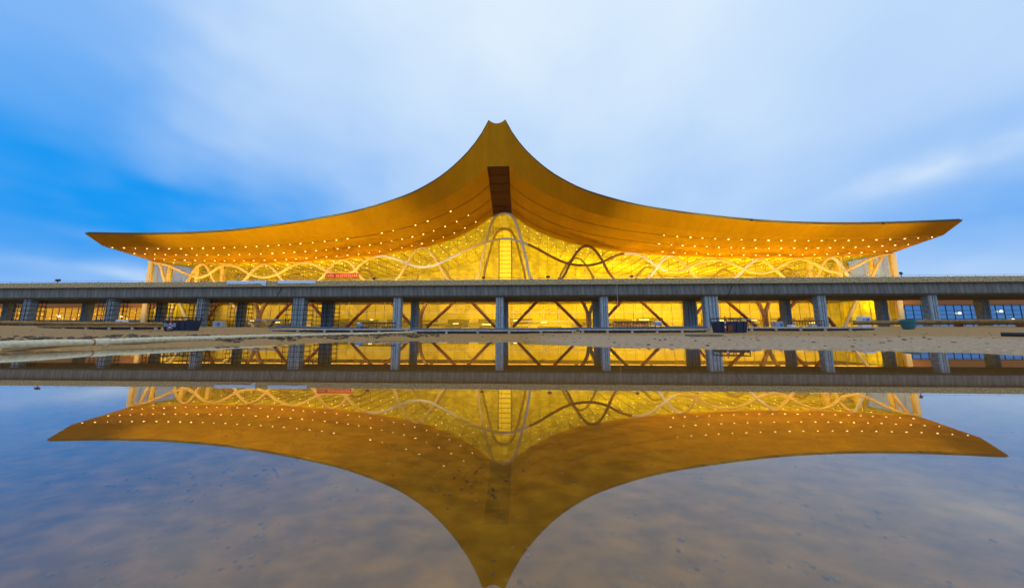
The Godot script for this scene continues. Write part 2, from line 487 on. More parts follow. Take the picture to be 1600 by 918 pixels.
func build_terminal():
	var t := thing("airport_terminal", "golden lit terminal with sweeping upturned roof and wavy steel ribbons", "terminal", Vector3(AX, 1.0, ZW))
	var golds := []
	for k in 4:
		var f: float = [1.0, 0.98, 1.02, 0.99][k]
		golds.append(textured("gold_soffit_%d" % k, noise_tex(30 + k, 0.02, lin(0.65 * f, 0.30 * f, 0.008 * f), lin(0.71 * f, 0.335 * f, 0.010 * f), 4, 256), 0.06, 0.6))
		golds[k].metallic_specular = 0.2
	var edge := mat("roof_metal", lin(0.22, 0.17, 0.08), 0.45, 0.4)
	var cream := textured("hall_ceiling", noise_tex(41, 0.02, lin(0.54, 0.45, 0.03), lin(0.80, 0.69, 0.06), 5, 256), 0.03, 0.7)
	var steel := mat("gold_steel", lin(0.90, 0.66, 0.24), 0.4)
	var white := mat("white_steel", lin(0.80, 0.78, 0.76), 0.45)
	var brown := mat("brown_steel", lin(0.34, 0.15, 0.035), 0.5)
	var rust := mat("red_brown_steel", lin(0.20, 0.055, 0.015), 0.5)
	var lamp := glow("downlight_glow", Color(1.0, 0.88, 0.55), 7.0)
	# soffit: an outer band, then four bands parted by three dark grooves, each band in panels
	var nseg := 30
	for side in [-1.0, 1.0]:
		var lines := [func(_u): return -1.0, func(_u): return 0.0, func(u): return row_t(0, u), func(u): return row_t(1, u), func(u): return row_t(2, u), func(_u): return 1.0]
		for b in 5:
			for k in nseg:
				var u0 := pow(float(k) / nseg, 1.25); var u1 := pow(float(k + 1) / nseg, 1.25)
				var ga := 0.0 if b < 2 else 0.008
				var gb := 0.0 if b < 1 or b == 4 else 0.008
				var la: Callable = lines[b]; var lb: Callable = lines[b + 1]
				wpart(t, "soffit_panel", patch(u0, u1 - 0.00025, func(u): return la.call(u) + ga, func(u): return lb.call(u) - gb, side), golds[(k * 3 + b * 2) % 4])
		wpart(t, "soffit_backing", patch(0.0, 1.0, func(_u): return -0.97, func(_u): return 0.0, side, 60, 2, 1.0), golds[0])
		wpart(t, "soffit_backing", patch(0.0, 1.0, func(_u): return 0.0, func(_u): return 0.99, side, 60, 4, 1.0), golds[0])
		for r in 3:
			wpart(t, "seam_rail", patch(0.0, 1.0, func(u): return row_t(r, u) - 0.006, func(u): return row_t(r, u) + 0.006, side, 60, 1, 0.08), rust)
		# lamps set in the grooves
		for r in 3:
			var u := 0.985 - 0.03 * r * 0.3
			while u > 0.02:
				var skip: bool = (side > 0 and u < 0.36 + 0.02 * r) or (side < 0 and r == 0 and u < 0.36 and rng.randf() < 0.72) or (side < 0 and u < 0.05 and r == 1)
				if not skip:
					var p := soffit(u, row_t(r, u), side)
					var l := wpart(t, "soffit_downlight", twin_lamp(), lamp, p + Vector3(0, -0.08, 0))
					var q := soffit(u + 0.005, row_t(r, u + 0.005), side)
					l.rotation.z = atan2((q.y - p.y) * side, (q.x - p.x) * side)
					l.scale = Vector3(rng.randf_range(0.6, 1.5), 1.0, rng.randf_range(0.7, 1.2))
				u -= 0.0295 * rng.randf_range(0.93, 1.07)
		# roof edge, side edge and top sheet
		var st := st_new(); var top := st_new()
		var n := 60
		for i in n:
			var a := roof_point(0, float(i) / n, side); var b2 := roof_point(0, float(i + 1) / n, side)
			var up := Vector3(0, 0.5, 0.25)
			quad(st, a, b2, b2 + up, a + up)
			var a2 := Vector3(a.x, ceiling_y(a.x, -205) + 2.5, -205); var b3 := Vector3(b2.x, ceiling_y(b2.x, -205) + 2.5, -205)
			var am := a.lerp(a2, 0.3) + Vector3(0, -1.2, 0); var bm := b2.lerp(b3, 0.3) + Vector3(0, -1.2, 0)
			quad(top, a + up, b2 + up, bm + up * 3, am + up * 3)
			quad(top, am + up * 3, bm + up * 3, b3, a2)
		wpart(t, "roof_edge", flat(st), edge)
		wpart(t, "roof_covering", flat(top), mat("roof_sheet", lin(0.3, 0.24, 0.12), 0.5, 0.3))
		var sd := st_new()
		var e0 := roof_point(0, 1.0, side); var c0 := roof_point(1, 1.0, side); var w0 := roof_point(2, 1.0, side)
		var back := Vector3(w0.x, ceiling_y(w0.x, -205), -205)
		quad(sd, e0, c0, c0 + Vector3(0, 2.6, 0), e0 + Vector3(0, 0.5, 0.25))
		quad(sd, c0, w0, w0 + Vector3(0, 3.0, 0), c0 + Vector3(0, 2.6, 0))
		quad(sd, w0, back, back + Vector3(0, 3.0, 0), w0 + Vector3(0, 3.0, 0))
		wpart(t, "roof_side", flat(sd), edge)
	# ridge: gold strip in front, a dark red slatted strip from the crease to the glass
	var rs := st_new()
	var nr := 8
	for i in nr:
		var f0 := -1.0 + 2.0 * i / nr; var f1 := -1.0 + 2.0 * (i + 1) / nr
		var e0 := Vector3(AX + f0 * 3.1, H_EAVE[0] - 1.5 * (1 - f0 * f0), Z_EAVE)
		var e1 := Vector3(AX + f1 * 3.1, H_EAVE[0] - 1.5 * (1 - f1 * f1), Z_EAVE)
		var c0 := Vector3(AX + f0 * 4.0, H_CREASE[0], Z_CREASE); var c1 := Vector3(AX + f1 * 4.0, H_CREASE[0], Z_CREASE)
		quad(rs, c0, c1, e1, e0)
		quad(rs, e0, e1, e1 + Vector3(0, 0.5, 0.25), e0 + Vector3(0, 0.5, 0.25))
	wpart(t, "ridge_soffit", flat(rs), golds[0])
	var r0 := Vector3(AX, H_CREASE[0], Z_CREASE); var r1 := Vector3(AX, H_GLASS[0], ZW)
	var tilt := atan2(r1.y - r0.y, -(r1.z - r0.z))
	var maroon := textured("maroon_boards", noise_tex(50, 0.03, lin(0.075, 0.014, 0.010), lin(0.12, 0.026, 0.016), 4, 256), 0.2, 0.7)
	wpart(t, "ridge_backing", bx(8.4, 0.2, 23.6), maroon, r0.lerp(r1, 0.52) + Vector3(0, 0.6, 0), Vector3(tilt, 0, 0))
	for k in 18:
		var p := r0.lerp(r1, (k + 0.5) / 18.0)
		wpart(t, "ridge_board", bx(7.9, 0.12, 1.28), maroon, p + Vector3(0, 0.12 + 0.05 * (k % 3), 0), Vector3(tilt, 0, 0))
	for sx in [-1, 1]:
		wpart(t, "ridge_trim", bx(0.3, 0.4, 24.0), maroon, r0.lerp(r1, 0.5) + Vector3(sx * 4.05, 0.0, 0), Vector3(tilt, 0, 0))
	# steel ribbons in front of the glass; brown pieces have backlit darkness in their colour
	var wave := spline(WAVE, ZW + 1.1, 5)
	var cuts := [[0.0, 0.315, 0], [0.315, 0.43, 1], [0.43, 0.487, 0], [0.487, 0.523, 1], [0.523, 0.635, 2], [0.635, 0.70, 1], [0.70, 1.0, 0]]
	for c in cuts:
		var i0 := int(c[0] * (wave.size() - 1)); var i1 := int(c[1] * (wave.size() - 1))
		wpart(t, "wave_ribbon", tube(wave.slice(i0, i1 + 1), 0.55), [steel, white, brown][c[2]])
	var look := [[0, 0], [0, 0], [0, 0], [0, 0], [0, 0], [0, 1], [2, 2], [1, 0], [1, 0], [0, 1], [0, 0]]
	var arch_meshes := []
	for k in ARCHES.size():
		var pts := spline(ARCHES[k], ZW + 0.95 + 0.0 * k, 6)
		var hi := 0
		for i in pts.size():
			if pts[i].y > pts[hi].y: hi = i
		# legs below the elevated road: their backlit darkness is put into a red-brown colour
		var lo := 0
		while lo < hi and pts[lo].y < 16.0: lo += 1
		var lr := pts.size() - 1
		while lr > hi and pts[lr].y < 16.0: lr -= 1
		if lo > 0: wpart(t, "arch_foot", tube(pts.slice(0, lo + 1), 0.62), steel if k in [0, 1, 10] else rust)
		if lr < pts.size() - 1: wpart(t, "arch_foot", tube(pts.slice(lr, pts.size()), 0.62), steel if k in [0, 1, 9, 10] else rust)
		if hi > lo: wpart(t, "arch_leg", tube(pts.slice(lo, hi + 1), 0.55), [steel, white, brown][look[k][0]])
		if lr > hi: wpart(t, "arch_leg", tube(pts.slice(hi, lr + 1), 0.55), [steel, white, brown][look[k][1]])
		arch_meshes.append(tube(pts.slice(lo, lr + 1), 0.6, 6))
	# front glass: panes, mullions, transoms
	var sill := wpart(t, "glass_wall", bx(329, 0.5, 0.5), brown, Vector3(AX, 1.05, ZW))
	var glass := pane_mat("hall_glass", lin(0.35, 0.36, 0.04, 0.02), 0.0)
	glass.metallic_specular = 0.2
	var mull := mat("mullion", lin(0.42, 0.30, 0.05), 0.5)
	var nb := 82
	var bw := 328.8 / nb
	for i in nb:
		var x0 := AX - 164.4 + i * bw; var x1 := x0 + bw
		var h0 := glass_head(x0); var h1 := glass_head(x1)
		for part_of in [[1.3, 14.6, 14.6], [15.4, h0, h1]]:
			var st := st_new()
			quad(st, Vector3(x0 + 0.06, part_of[0], ZW), Vector3(x0 + 0.06, part_of[1], ZW), Vector3(x1 - 0.06, part_of[2], ZW), Vector3(x1 - 0.06, part_of[0], ZW))
			wpart(sill, "pane", flat(st), glass)
		wpart(sill, "mullion", bx(0.1, snappedf(h0 - 1.3, 0.5), 0.22), mull, Vector3(x0, 1.3 + snappedf(h0 - 1.3, 0.5) / 2, ZW))
	var y := 3.4
	while y < 52.0:
		if absf(y - 15.0) > 0.8:
			var half := 164.4
			if y > 31.0:
				half = 0.0
				while half < 164.0 and glass_head(AX + half) > y: half += 0.5
			if half > 3.0: wpart(sill, "transom", bx(half * 2.0, 0.055, 0.12), mull, Vector3(AX, y, ZW + 0.02))
		y += 2.1 if y < 15.0 else 1.9
	# end walls, corner posts
	for side in [-1.0, 1.0]:
		var x: float = AX + side * 164.4
		for k in 9:
			var z0 := ZW - k * 8.5; var st := st_new()
			quad(st, Vector3(x, 15.4, z0 - 0.1), Vector3(x, 34.9, z0 - 0.1), Vector3(x, 34.9, z0 - 8.4), Vector3(x, 15.4, z0 - 8.4))
			if k < 2: wpart(sill, "end_pane", flat(st), pane_mat("end_glass", lin(0.50, 0.66, 0.18, 0.6), 0.0))
			else: wpart(sill, "end_panel", flat(st), cream)
			wpart(sill, "end_mullion", bx(0.3, 17.2, 0.3), mull, Vector3(x, 24.0, z0))
		wpart(t, "lower_end_wall", bx(0.4, 13.4, 30.0), cream, Vector3(x, 7.9, ZW - 15.5))
		wpart(t, "corner_post", bevel_box(Vector3(2.2, 31.6, 1.4), 0.3), steel, Vector3(x - side * 0.9, 16.9, ZW + 0.4), Vector3(0, 0, side * -0.02))
		for q in [[6.0, -131.5, 0.9], [14.0, -137.0, 1.1], [24.0, -140.0, 1.2]]:
			wpart(t, "hall_column", tube(PackedVector3Array([Vector3(x - side * q[0], 15.0, q[1]), Vector3(x - side * (q[0] - 1.5), 32.0, q[1])]), q[2]), steel)
	# floor between the storeys, ground floor, back wall, hall ceiling
	wpart(t, "hall_floor", bx(329.0, 0.7, 84.0), mat("floor_slab", lin(0.30, 0.22, 0.10), 0.8), Vector3(AX, 15.0, ZW - 36.0))
	wpart(t, "ground_floor", bx(329.0, 0.2, 40.0), mat("floor_tiles", lin(0.35, 0.26, 0.10), 0.3), Vector3(AX, 1.0, ZW - 20.2))
	var nc := 56
	for k in nc:
		var st := st_new()
		for j in 6:
			var xa := AX - 164.0 + 328.0 * k / nc; var xb := AX - 164.0 + 328.0 * (k + 1) / nc - 0.08
			var za := ZW - 0.3 - 13.0 * j; var zb := za - 13.0
			quad(st, Vector3(xa, ceiling_y(xa, za), za), Vector3(xb, ceiling_y(xb, za), za), Vector3(xb, ceiling_y(xb, zb), zb), Vector3(xa, ceiling_y(xa, zb), zb))
		wpart(t, "ceiling_panel", flat(st), cream)
		var xr := AX - 164.0 + 328.0 * k / nc
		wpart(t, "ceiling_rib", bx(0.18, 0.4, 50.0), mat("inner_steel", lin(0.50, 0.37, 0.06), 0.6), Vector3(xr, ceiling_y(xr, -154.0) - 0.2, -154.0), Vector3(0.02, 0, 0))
	wpart(t, "upper_back_wall", bx(329.0, 40.0, 0.5), cream, Vector3(AX, 35.0, -182.0))
	# ridge light strip inside, with cross slats
	var pale := mat("ridge_cream", lin(0.85, 0.74, 0.30), 0.6)
	for k in 26:
		var z := ZW - 3.0 - k * 2.6
		wpart(t, "ridge_slat", bx(7.6, 0.25, 2.2), pale, Vector3(AX, ceiling_y(AX, z) - 0.35, z))
	# glowing lift shaft behind the central arch: lit panes between slats
	var shaft := wpart(t, "lift_shaft", bx(0.5, 33.0, 4.4), mat("inner_steel", lin(0.50, 0.37, 0.06), 0.6), Vector3(AX - 3.2, 32.0, -150.0))
	wpart(shaft, "corner_post", bx(0.5, 33.0, 4.4), mats["inner_steel"], Vector3(AX + 3.2, 32.0, -150.0))
	for k in 14:
		wpart(shaft, "lit_pane", bx(5.7, 2.0, 0.1), glow("shaft_window_glow", Color(1.0, 0.84, 0.10), 0.9), Vector3(AX, 17.2 + k * 2.3, -148.6))
		wpart(shaft, "slat", bx(6.0, 0.09, 0.3), mull, Vector3(AX, 16.1 + k * 2.3, -148.4))
	# arches inside the hall
	for k in arch_meshes.size():
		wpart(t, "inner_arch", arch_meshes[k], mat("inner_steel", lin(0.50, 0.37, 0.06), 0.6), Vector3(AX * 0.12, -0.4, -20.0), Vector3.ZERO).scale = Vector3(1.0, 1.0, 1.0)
	# lamps in the hall ceiling
	var zs := [-131.5, -136.0, -142.0, -150.0, -160.0]
	for r in zs.size():
		var x := AX - 158.0 + 2.1 * r
		while x < AX + 160.0:
			if absf(x - AX) > 5.0:
				var xx := x + rng.randf_range(-0.8, 0.8)
				var l := wpart(t, "hall_downlight", bx(0.28, 0.08, 0.13), lamp, Vector3(xx, ceiling_y(xx, zs[r]) - 0.12, zs[r]))
				l.rotation.z = atan2(ceiling_y(xx + 0.5, zs[r]) - ceiling_y(xx - 0.5, zs[r]), 1.0)
			x += 5.6
	# unseen uplights added for soffit and ceiling: one row behind the glass, one deeper
	var warm := Color(1.0, 0.875, 0.09)
	var nu := 10
	for k in nu:
		var x := AX - 164.0 + 328.0 * (k + 0.5) / nu
		var gain: float = [0.5, 0.42, 0.4, 0.5, 0.9, 1.5, 1.6, 1.4, 1.2, 1.0][k]
		var front: float = [0.5, 0.8, 0.9, 0.7, 0.5, 0.4, 0.8, 1.4, 1.25, 0.6][k]
		wpart(t, "unseen_uplight", bx(31.0, 0.3, 2.0), glow("uplight_glow", Color(1.0, 0.75, 0.25), 1.0), Vector3(x, 15.6, -132.0))
		area(t, "unseen_uplight_beam", Vector3(x, 15.9, -132.0), Vector3(0, 0.75, 0.66), Vector2(31.0, 2.0), warm, UPLIGHT * front)
		wpart(t, "unseen_uplight", bx(31.0, 0.3, 2.0), glow("uplight_glow", Color(1.0, 0.75, 0.25), 1.0), Vector3(x, 15.6, -156.0))
		area(t, "unseen_inner_uplight", Vector3(x, 15.9, -156.0), Vector3(0, 0.9, -0.43), Vector2(31.0, 2.0), warm, INNER * gain)
		# luminous ceiling strips of the lower hall
		wpart(t, "ceiling_light", bx(31.0, 0.2, 1.6), glow("strip_glow", Color(1.0, 0.75, 0.25), 1.0), Vector3(x, 14.5, -136.0))
		area(t, "strip_light", Vector3(x, 14.35, -136.0), Vector3(0, -0.75, -0.66), Vector2(31.0, 1.6), warm, LOWER * gain)
	# lower hall: panelled back wall, gallery band, counters, branching columns
	var wallmats := []
	for k in 4:
		var f: float = [1.0, 0.9, 0.95, 1.05][k]
		wallmats.append(mat("hall_panel_%d" % k, lin(0.64 * f, 0.48 * f, 0.06 * f), 0.7))
	for i in 41:
		for j in 3:
			wpart(t, "wall_panel", bx(7.92, 4.5, 0.2), wallmats[(i * 7 + j * 5 + int(rng.randi() % 3)) % 4], Vector3(AX - 160.0 + i * 8.0, 3.35 + j * 4.56, -158.0))
	var olive := mat("gallery_olive", lin(0.22, 0.17, 0.03), 0.7)
	for i in 20:
		if rng.randf() < 0.8:
			wpart(t, "gallery_front", bx(rng.randf_range(9.0, 15.5), rng.randf_range(0.9, 2.4), 0.4), olive, Vector3(AX - 156.0 + i * 16.4, 5.6 + rng.randf_range(-0.6, 0.7), -154.0))
		if rng.randf() < 0.75:
			wpart(t, "lit_sign", bx(rng.randf_range(1.5, 6.0), 0.5, 0.2), glow("sign_glow", Color(1.0, 0.9, 0.55), 1.6), Vector3(AX - 154.0 + i * 16.1 + rng.randf_range(-4, 4), rng.randf_range(3.4, 6.4), -152.0))
		wpart(t, "check_in_counter", bx(rng.randf_range(5.0, 12.0), 1.6, 1.2), olive, Vector3(AX - 156.0 + i * 16.2, 2.0, -149.0))
	for px in [405, 657, 920, 1195]:
		var p := at(px, 490, -130.5)
		var b := Vector3(p.x, 1.0, -130.5)
		for s in [-1, 1]:
			var c := PackedVector3Array()
			for k in 9:
				var f := k / 8.0
				c.append(b + Vector3(s * (0.35 + 3.4 * pow(maxf(0.0, f - 0.35) / 0.65, 2.0)), 13.6 * f, 0))
			wpart(t, "tree_column", tube(c, 0.75), brown)
	# little fittings on the roof edge
	for q in [[1175, 345.0], [1381, 350.5]]:
		wpart(t, "roof_fitting", bevel_box(Vector3(0.9, 0.5, 0.5), 0.1), mat("black_metal", lin(0.02, 0.02, 0.022), 0.6), at(q[0], q[1], Z_EAVE + 0.2) + Vector3(0, 0.35, 0))
	# wings on both hands
	wing(-1.0)
	wing(1.0)
	# banner
	var bn := thing("banner", "red banner with white characters hung on the terminal glass", "banner", Vector3(-81.0, 23.9, -126.0))
	part(bn, "cloth", bx(15.0, 1.9, 0.06), mat("red_cloth", lin(0.55, 0.05, 0.015), 0.8), Vector3(0, 0.95, 0))
	var cw := mat("white_print", lin(0.75, 0.68, 0.5), 0.8)
	for k in 16:
		if k == 4: continue
		var st := st_new()
		var ox := -6.8 + k * 0.9
		var r2 := RandomNumberGenerator.new(); r2.seed = 100 + k
		for s in 3: sbox(st, Vector3(ox, 0.5 + 0.42 * s + r2.randf_range(-0.06, 0.06), 0.04), Vector3(r2.randf_range(0.35, 0.62), 0.10, 0.02))
		for s in 2: sbox(st, Vector3(ox - 0.2 + 0.4 * s * r2.randf(), 0.95, 0.045), Vector3(0.10, r2.randf_range(0.7, 1.15), 0.02))
		part(bn, "character", flat(st), cw)

func twin_lamp() -> Mesh:
	if not boxes.has("twin"):
		boxes["twin"] = bx(0.42, 0.08, 0.16)
	return boxes["twin"]

func wing(side: float):
	var lit := side < 0
	var x0 := -169.0 if lit else 153.5
	var len := 140.0
	var label := "lit side wing with yellow window band beyond the wire caged piers" if lit else "unlit side wing with blue glazing beyond the brown formwork beam"
	var w := thing("terminal_wing", label, "building", Vector3(x0 + side * len / 2, 1.0, -131.0))
	var orange := mat("wing_fascia", lin(0.34, 0.12, 0.02), 0.7)
	wpart(w, "fascia", bx(len, 3.2, 1.0), orange, Vector3(x0 + side * len / 2, 12.6, -128.6))
	wpart(w, "roof", bx(len, 0.6, 30.0), mat("wing_roof", lin(0.12, 0.12, 0.13), 0.8), Vector3(x0 + side * len / 2, 14.5, -143.0))
	wpart(w, "floor", bx(len, 0.4, 20.0), mat("wing_floor", lin(0.25, 0.2, 0.12), 0.8), Vector3(x0 + side * len / 2, 5.2, -138.9))
	wpart(w, "back_wall", bx(len, 13.0, 0.4), mat("wing_wall", lin(0.64, 0.44, 0.03), 0.9), Vector3(x0 + side * len / 2, 7.6, -149.0))
	var n := 44
	var bw := len / n
	var pane := pane_mat("wing_glass", lin(0.3, 0.3, 0.04, 0.02), 0.0)
	pane.metallic_specular = 0.2
	var blue := mat("blue_glass", lin(0.10, 0.26, 0.50), 0.06, 0.9)
	var teal := mat("teal_glass", lin(0.03, 0.10, 0.12), 0.1, 0.6)
	var frame := mat("wing_frame", lin(0.05, 0.04, 0.03), 0.6)
	for i in n:
		var x := x0 + side * bw * (i + 0.5)
		wpart(w, "spandrel_pane", bx(bw - 0.12, 4.2, 0.06), teal if lit else blue, Vector3(x, 3.1, -128.5))
		for j in 3:
			wpart(w, "window_pane", bx(bw - 0.12, 1.72, 0.05), pane if lit else blue, Vector3(x, 6.3 + j * 1.82, -128.5))
		wpart(w, "mullion", bx(0.12, 10.0, 0.2), frame, Vector3(x - side * bw / 2, 6.0, -128.45))
	for j in 5:
		wpart(w, "transom", bx(len, 0.1, 0.16), frame, Vector3(x0 + side * len / 2, 3.1 + j * 1.82 if j > 0 else 5.3, -128.4))
	if lit:
		for k in 4:
			var x := x0 - len * (k + 0.5) / 4
			wpart(w, "ceiling_light", bx(34.0, 0.15, 1.5), glow("strip_glow", Color(1.0, 0.75, 0.25), 1.0), Vector3(x, 13.7, -132.0))
			area(w, "strip_light", Vector3(x, 13.6, -132.0), Vector3(0, -0.7, -0.7), Vector2(34.0, 1.5), Color(1.0, 0.82, 0.08), LOWER * 0.5)
		for i in 30:
			wpart(w, "shop_light", bx(0.5, 0.3, 0.1), glow("sign_glow", Color(1.0, 0.9, 0.55), 1.6), Vector3(x0 - 3.0 - i * 4.4 + rng.randf_range(-1, 1), rng.randf_range(6.2, 10.4), -148.6))
	for q in ([[92, 494.0], [189, 494.0], [52, 493.5]] if lit else [[1500, 489.0], [1565, 486.0], [1584, 499.0]]):
		var p := at(q[0], q[1], -127.9)
		var s := SphereMesh.new()
		s.radius = 0.4; s.height = 0.8; s.radial_segments = 16; s.rings = 8
		wpart(w, "globe_lamp", s, glow("globe_glow", Color(1.0, 0.9, 0.6), 4.0), p)

# ---------------------------------------------------------------- elevated road
const FRONT = [-145.5, -125.2, -104.9, -86.2, -66.5, -45.7, -25.4, -4.9, 15.4, 35.6, 55.8, 75.5, 95.7, 116.0]

func pier_mesh(wide: bool, h: float) -> ArrayMesh:
	# plan with two upright grooves in the front, swept up
	var w := 2.5 if wide else 1.5
	var d := 1.35
	var pts := [Vector2(-w / 2 + 0.15, -d / 2), Vector2(w / 2 - 0.15, -d / 2), Vector2(w / 2, -d / 2 + 0.15), Vector2(w / 2, d / 2 - 0.15), Vector2(w / 2 - 0.15, d / 2)]
	var gs := [0.2, -0.2] if not wide else [0.62, 0.0, -0.62]
	for g in gs:
		var gw := 0.1 if not (wide and g == 0.0) else 0.2
		pts.append_array([Vector2(g + gw, d / 2), Vector2(g + gw * 0.6, d / 2 - 0.22), Vector2(g - gw * 0.6, d / 2 - 0.22), Vector2(g - gw, d / 2)])
	pts.append_array([Vector2(-w / 2 + 0.15, d / 2), Vector2(-w / 2, d / 2 - 0.15), Vector2(-w / 2, -d / 2 + 0.15)])
	var st := st_new()
	st.set_smooth_group(-1)
	for i in pts.size():
		var a: Vector2 = pts[i]; var b: Vector2 = pts[(i + 1) % pts.size()]
		quad(st, Vector3(a.x, 0, a.y), Vector3(b.x, 0, b.y), Vector3(b.x, h, b.y), Vector3(a.x, h, a.y))
	return flat(st)

func build_viaduct():
	var v := thing("elevated_road", "grey concrete elevated road on paired grooved piers before the terminal", "viaduct", Vector3(0, 1.0, -62.0))
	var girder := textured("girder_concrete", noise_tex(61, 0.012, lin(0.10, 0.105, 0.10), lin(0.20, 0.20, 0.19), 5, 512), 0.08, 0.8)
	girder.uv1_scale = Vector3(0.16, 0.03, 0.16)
	var para := textured("parapet_concrete", noise_tex(62, 0.03, lin(0.20, 0.15, 0.065), lin(0.62, 0.50, 0.30), 6, 512, lin(0.42, 0.33, 0.18)), 0.18, 0.9, bump_tex(66, 0.05, 5.0), 0.6)
	var pierm := textured("pier_concrete", noise_tex(63, 0.02, lin(0.20, 0.27, 0.33), lin(0.36, 0.44, 0.50), 5, 512), 0.15, 0.75)
	var metal := mat("rail_metal", lin(0.25, 0.28, 0.32), 0.5, 0.3)
	var cuts := [-175.0, -49.5, 38.8, 150.0]
	for k in 3:
		var a: float = cuts[k] + 0.09; var b: float = cuts[k + 1] - 0.09
		var prof := [Vector2(-57.0, 9.1), Vector2(-57.0, 7.35), Vector2(-57.35, 7.05), Vector2(-60.0, 6.95), Vector2(-66.5, 6.95), Vector2(-69.0, 7.6), Vector2(-69.0, 9.1)]
		var st := st_new()
		st.set_smooth_group(-1)
		var skew := 1.2
		for i in prof.size():
			var p: Vector2 = prof[i]; var q: Vector2 = prof[(i + 1) % prof.size()]
			var sp := (p.y - 8.0) * 0.5; var sq := (q.y - 8.0) * 0.5
			quad(st, Vector3(a + sp, p.y, p.x), Vector3(a + sq, q.y, q.x), Vector3(b + sq, q.y, q.x), Vector3(b + sp, p.y, p.x))
		for e in [a, b]:
			for i in range(1, prof.size() - 1):
				for p in [prof[0], prof[i], prof[i + 1]]: st.add_vertex(Vector3(e + (p.y - 8.0) * 0.5, p.y, p.x))
		wpart(v, "girder", flat(st), girder)
	var x := -175.0
	while x < 149.0:
		var w := rng.randf_range(4.2, 6.2)
		var hgt := 1.07 + rng.randf_range(-0.02, 0.02)
		wpart(v, "parapet_panel", bevel_box(Vector3(w - 0.03, hgt, 0.4), 0.04), para, Vector3(x + w / 2, 9.3 + hgt / 2, -56.72 + rng.randf_range(-0.02, 0.02)))
		if rng.randf() < 0.8:
			for s in 3: wpart(v, "anchor_stub", bx(0.16, 0.2, 0.1), mat("stub_paint", lin(0.45, 0.43, 0.36), 0.8), Vector3(x + w * (0.2 + 0.3 * s) + rng.randf_range(-0.3, 0.3), 9.48, -56.48))
		x += w
	for i in 20:  # unseen lamps behind the parapet, added to light the ribbons from the front
		var fx := AX - 160.0 + 320.0 * i / 19.0
		if i in [10, 11, 12]: continue
		wpart(v, "unseen_floodlight", bx(0.44, 0.36, 0.3), glow("flood_glow", Color(1.0, 0.85, 0.55), 1.0), Vector3(fx, 10.7, -68.4), Vector3(0.19, 0, 0))
		var l := SpotLight3D.new()
		l.name = "unseen_flood_beam"
		l.spot_angle = 17.0
		l.spot_angle_attenuation = 0.6
		l.light_color = Color(1.0, 0.84, 0.52)
		l.light_energy = FLOOD
		l.light_size = 0.2
		l.spot_range = 200.0
		l.shadow_enabled = true
		v.add_child(l, true)
		l.global_position = Vector3(fx, 10.75, -68.8)
		l.rotation = Vector3(deg_to_rad(11.0), 0, 0)
	for q in [[-128.0, 0.8], [-104.0, 1.0], [-80.0, 1.0], [-56.0, 0.7], [48.0, 0.6], [72.0, 0.8], [96.0, 0.9], [120.0, 0.6]]:  # more unseen lamps, added to brighten the outer soffit bands
		wpart(v, "unseen_floodlight", bx(0.44, 0.36, 0.3), glow("flood_glow", Color(1.0, 0.85, 0.55), 1.0), Vector3(q[0], 10.7, -68.4), Vector3(0.7, 0, 0))
		var l := SpotLight3D.new()
		l.name = "unseen_flood_beam"
		l.spot_angle = 24.0
		l.spot_angle_attenuation = 1.0
		l.light_color = Color(1.0, 0.90, 0.30)
		l.light_energy = 1750.0 * q[1]
		l.light_size = 0.2
		l.spot_range = 200.0
		l.shadow_enabled = true
		v.add_child(l, true)
		l.global_position = Vector3(q[0], 11.0, -68.7)
		l.rotation = Vector3(deg_to_rad(40.0), 0, 0)
	wpart(v, "deck_edge", bx(325.0, 0.5, 0.4), girder, Vector3(-12.5, 9.3, -57.3))
	wpart(v, "rear_parapet", bx(325.0, 0.9, 0.3), girder, Vector3(-12.5, 9.55, -68.8))
	wpart(v, "handrail", bx(325.0, 0.04, 0.04), metal, Vector3(-12.5, 10.72, -57.0))
	for i in 66:
		wpart(v, "rail_post", bx(0.04, 0.36, 0.04), metal, Vector3(-172.0 + i * 4.9, 10.53, -57.0))
	var wide := pier_mesh(true, 6.2); var slim := pier_mesh(false, 6.2)
	for k in FRONT.size():
		var jw: bool = k == 5 or k == 9
		wpart(v, "pier", wide if jw else slim, pierm, Vector3(FRONT[k], 0.85, -58.2))
		wpart(v, "pier", wide if jw else slim, pierm, Vector3(FRONT[k] + 0.5, 0.85, -66.2))
	# steel net cages round the piers that are still being finished
	for q in [[2, 0, "dark scaffold cage round the front pier before the lit wing windows"], [3, 0, "dark scaffold cage round the front pier beside the white air conditioner"], [4, 0, "dark scaffold cage round the front pier beside the graffiti skip"], [5, 0, "dark scaffold cage round the front double pier by the long table"], [3, 1, "dark scaffold cage round the rear pier at the glass hall corner"], [4, 1, "dark scaffold cage round the rear pier behind the low grey cabinet"], [5, 1, "dark scaffold cage round the rear double pier by the blue hose"]]:
		var rear: bool = q[1] == 1
		var cx: float = FRONT[q[0]] + (0.5 if rear else 0.0)
		var wd := 3.6 if q[0] == 5 else 2.7
		var c := thing("scaffold_cage", q[2], "scaffold", Vector3(cx, 0.95, -66.2 if rear else -58.2), 0.0, "scaffold cages round unfinished piers")
		var bar := mat("scaffold_steel", lin(0.025, 0.022, 0.02), 0.7)
		for k in 6:
			var st := st_new()
			var y := 0.7 + k * 0.98
			for s in [-1, 1]:
				sbox(st, Vector3(0, y, s * 1.15), Vector3(wd + 1.1, 0.085, 0.085))
				sbox(st, Vector3(s * wd / 2, y + 0.09, 0), Vector3(0.085, 0.085, 2.7))
			part(c, "ledger", flat(st), bar)
		for s in [-1, 1]:
			for i in 4: part(c, "standard", bx(0.07, 6.0, 0.07), bar, Vector3(-wd / 2 + wd * i / 3.0, 3.0, s * 1.24))
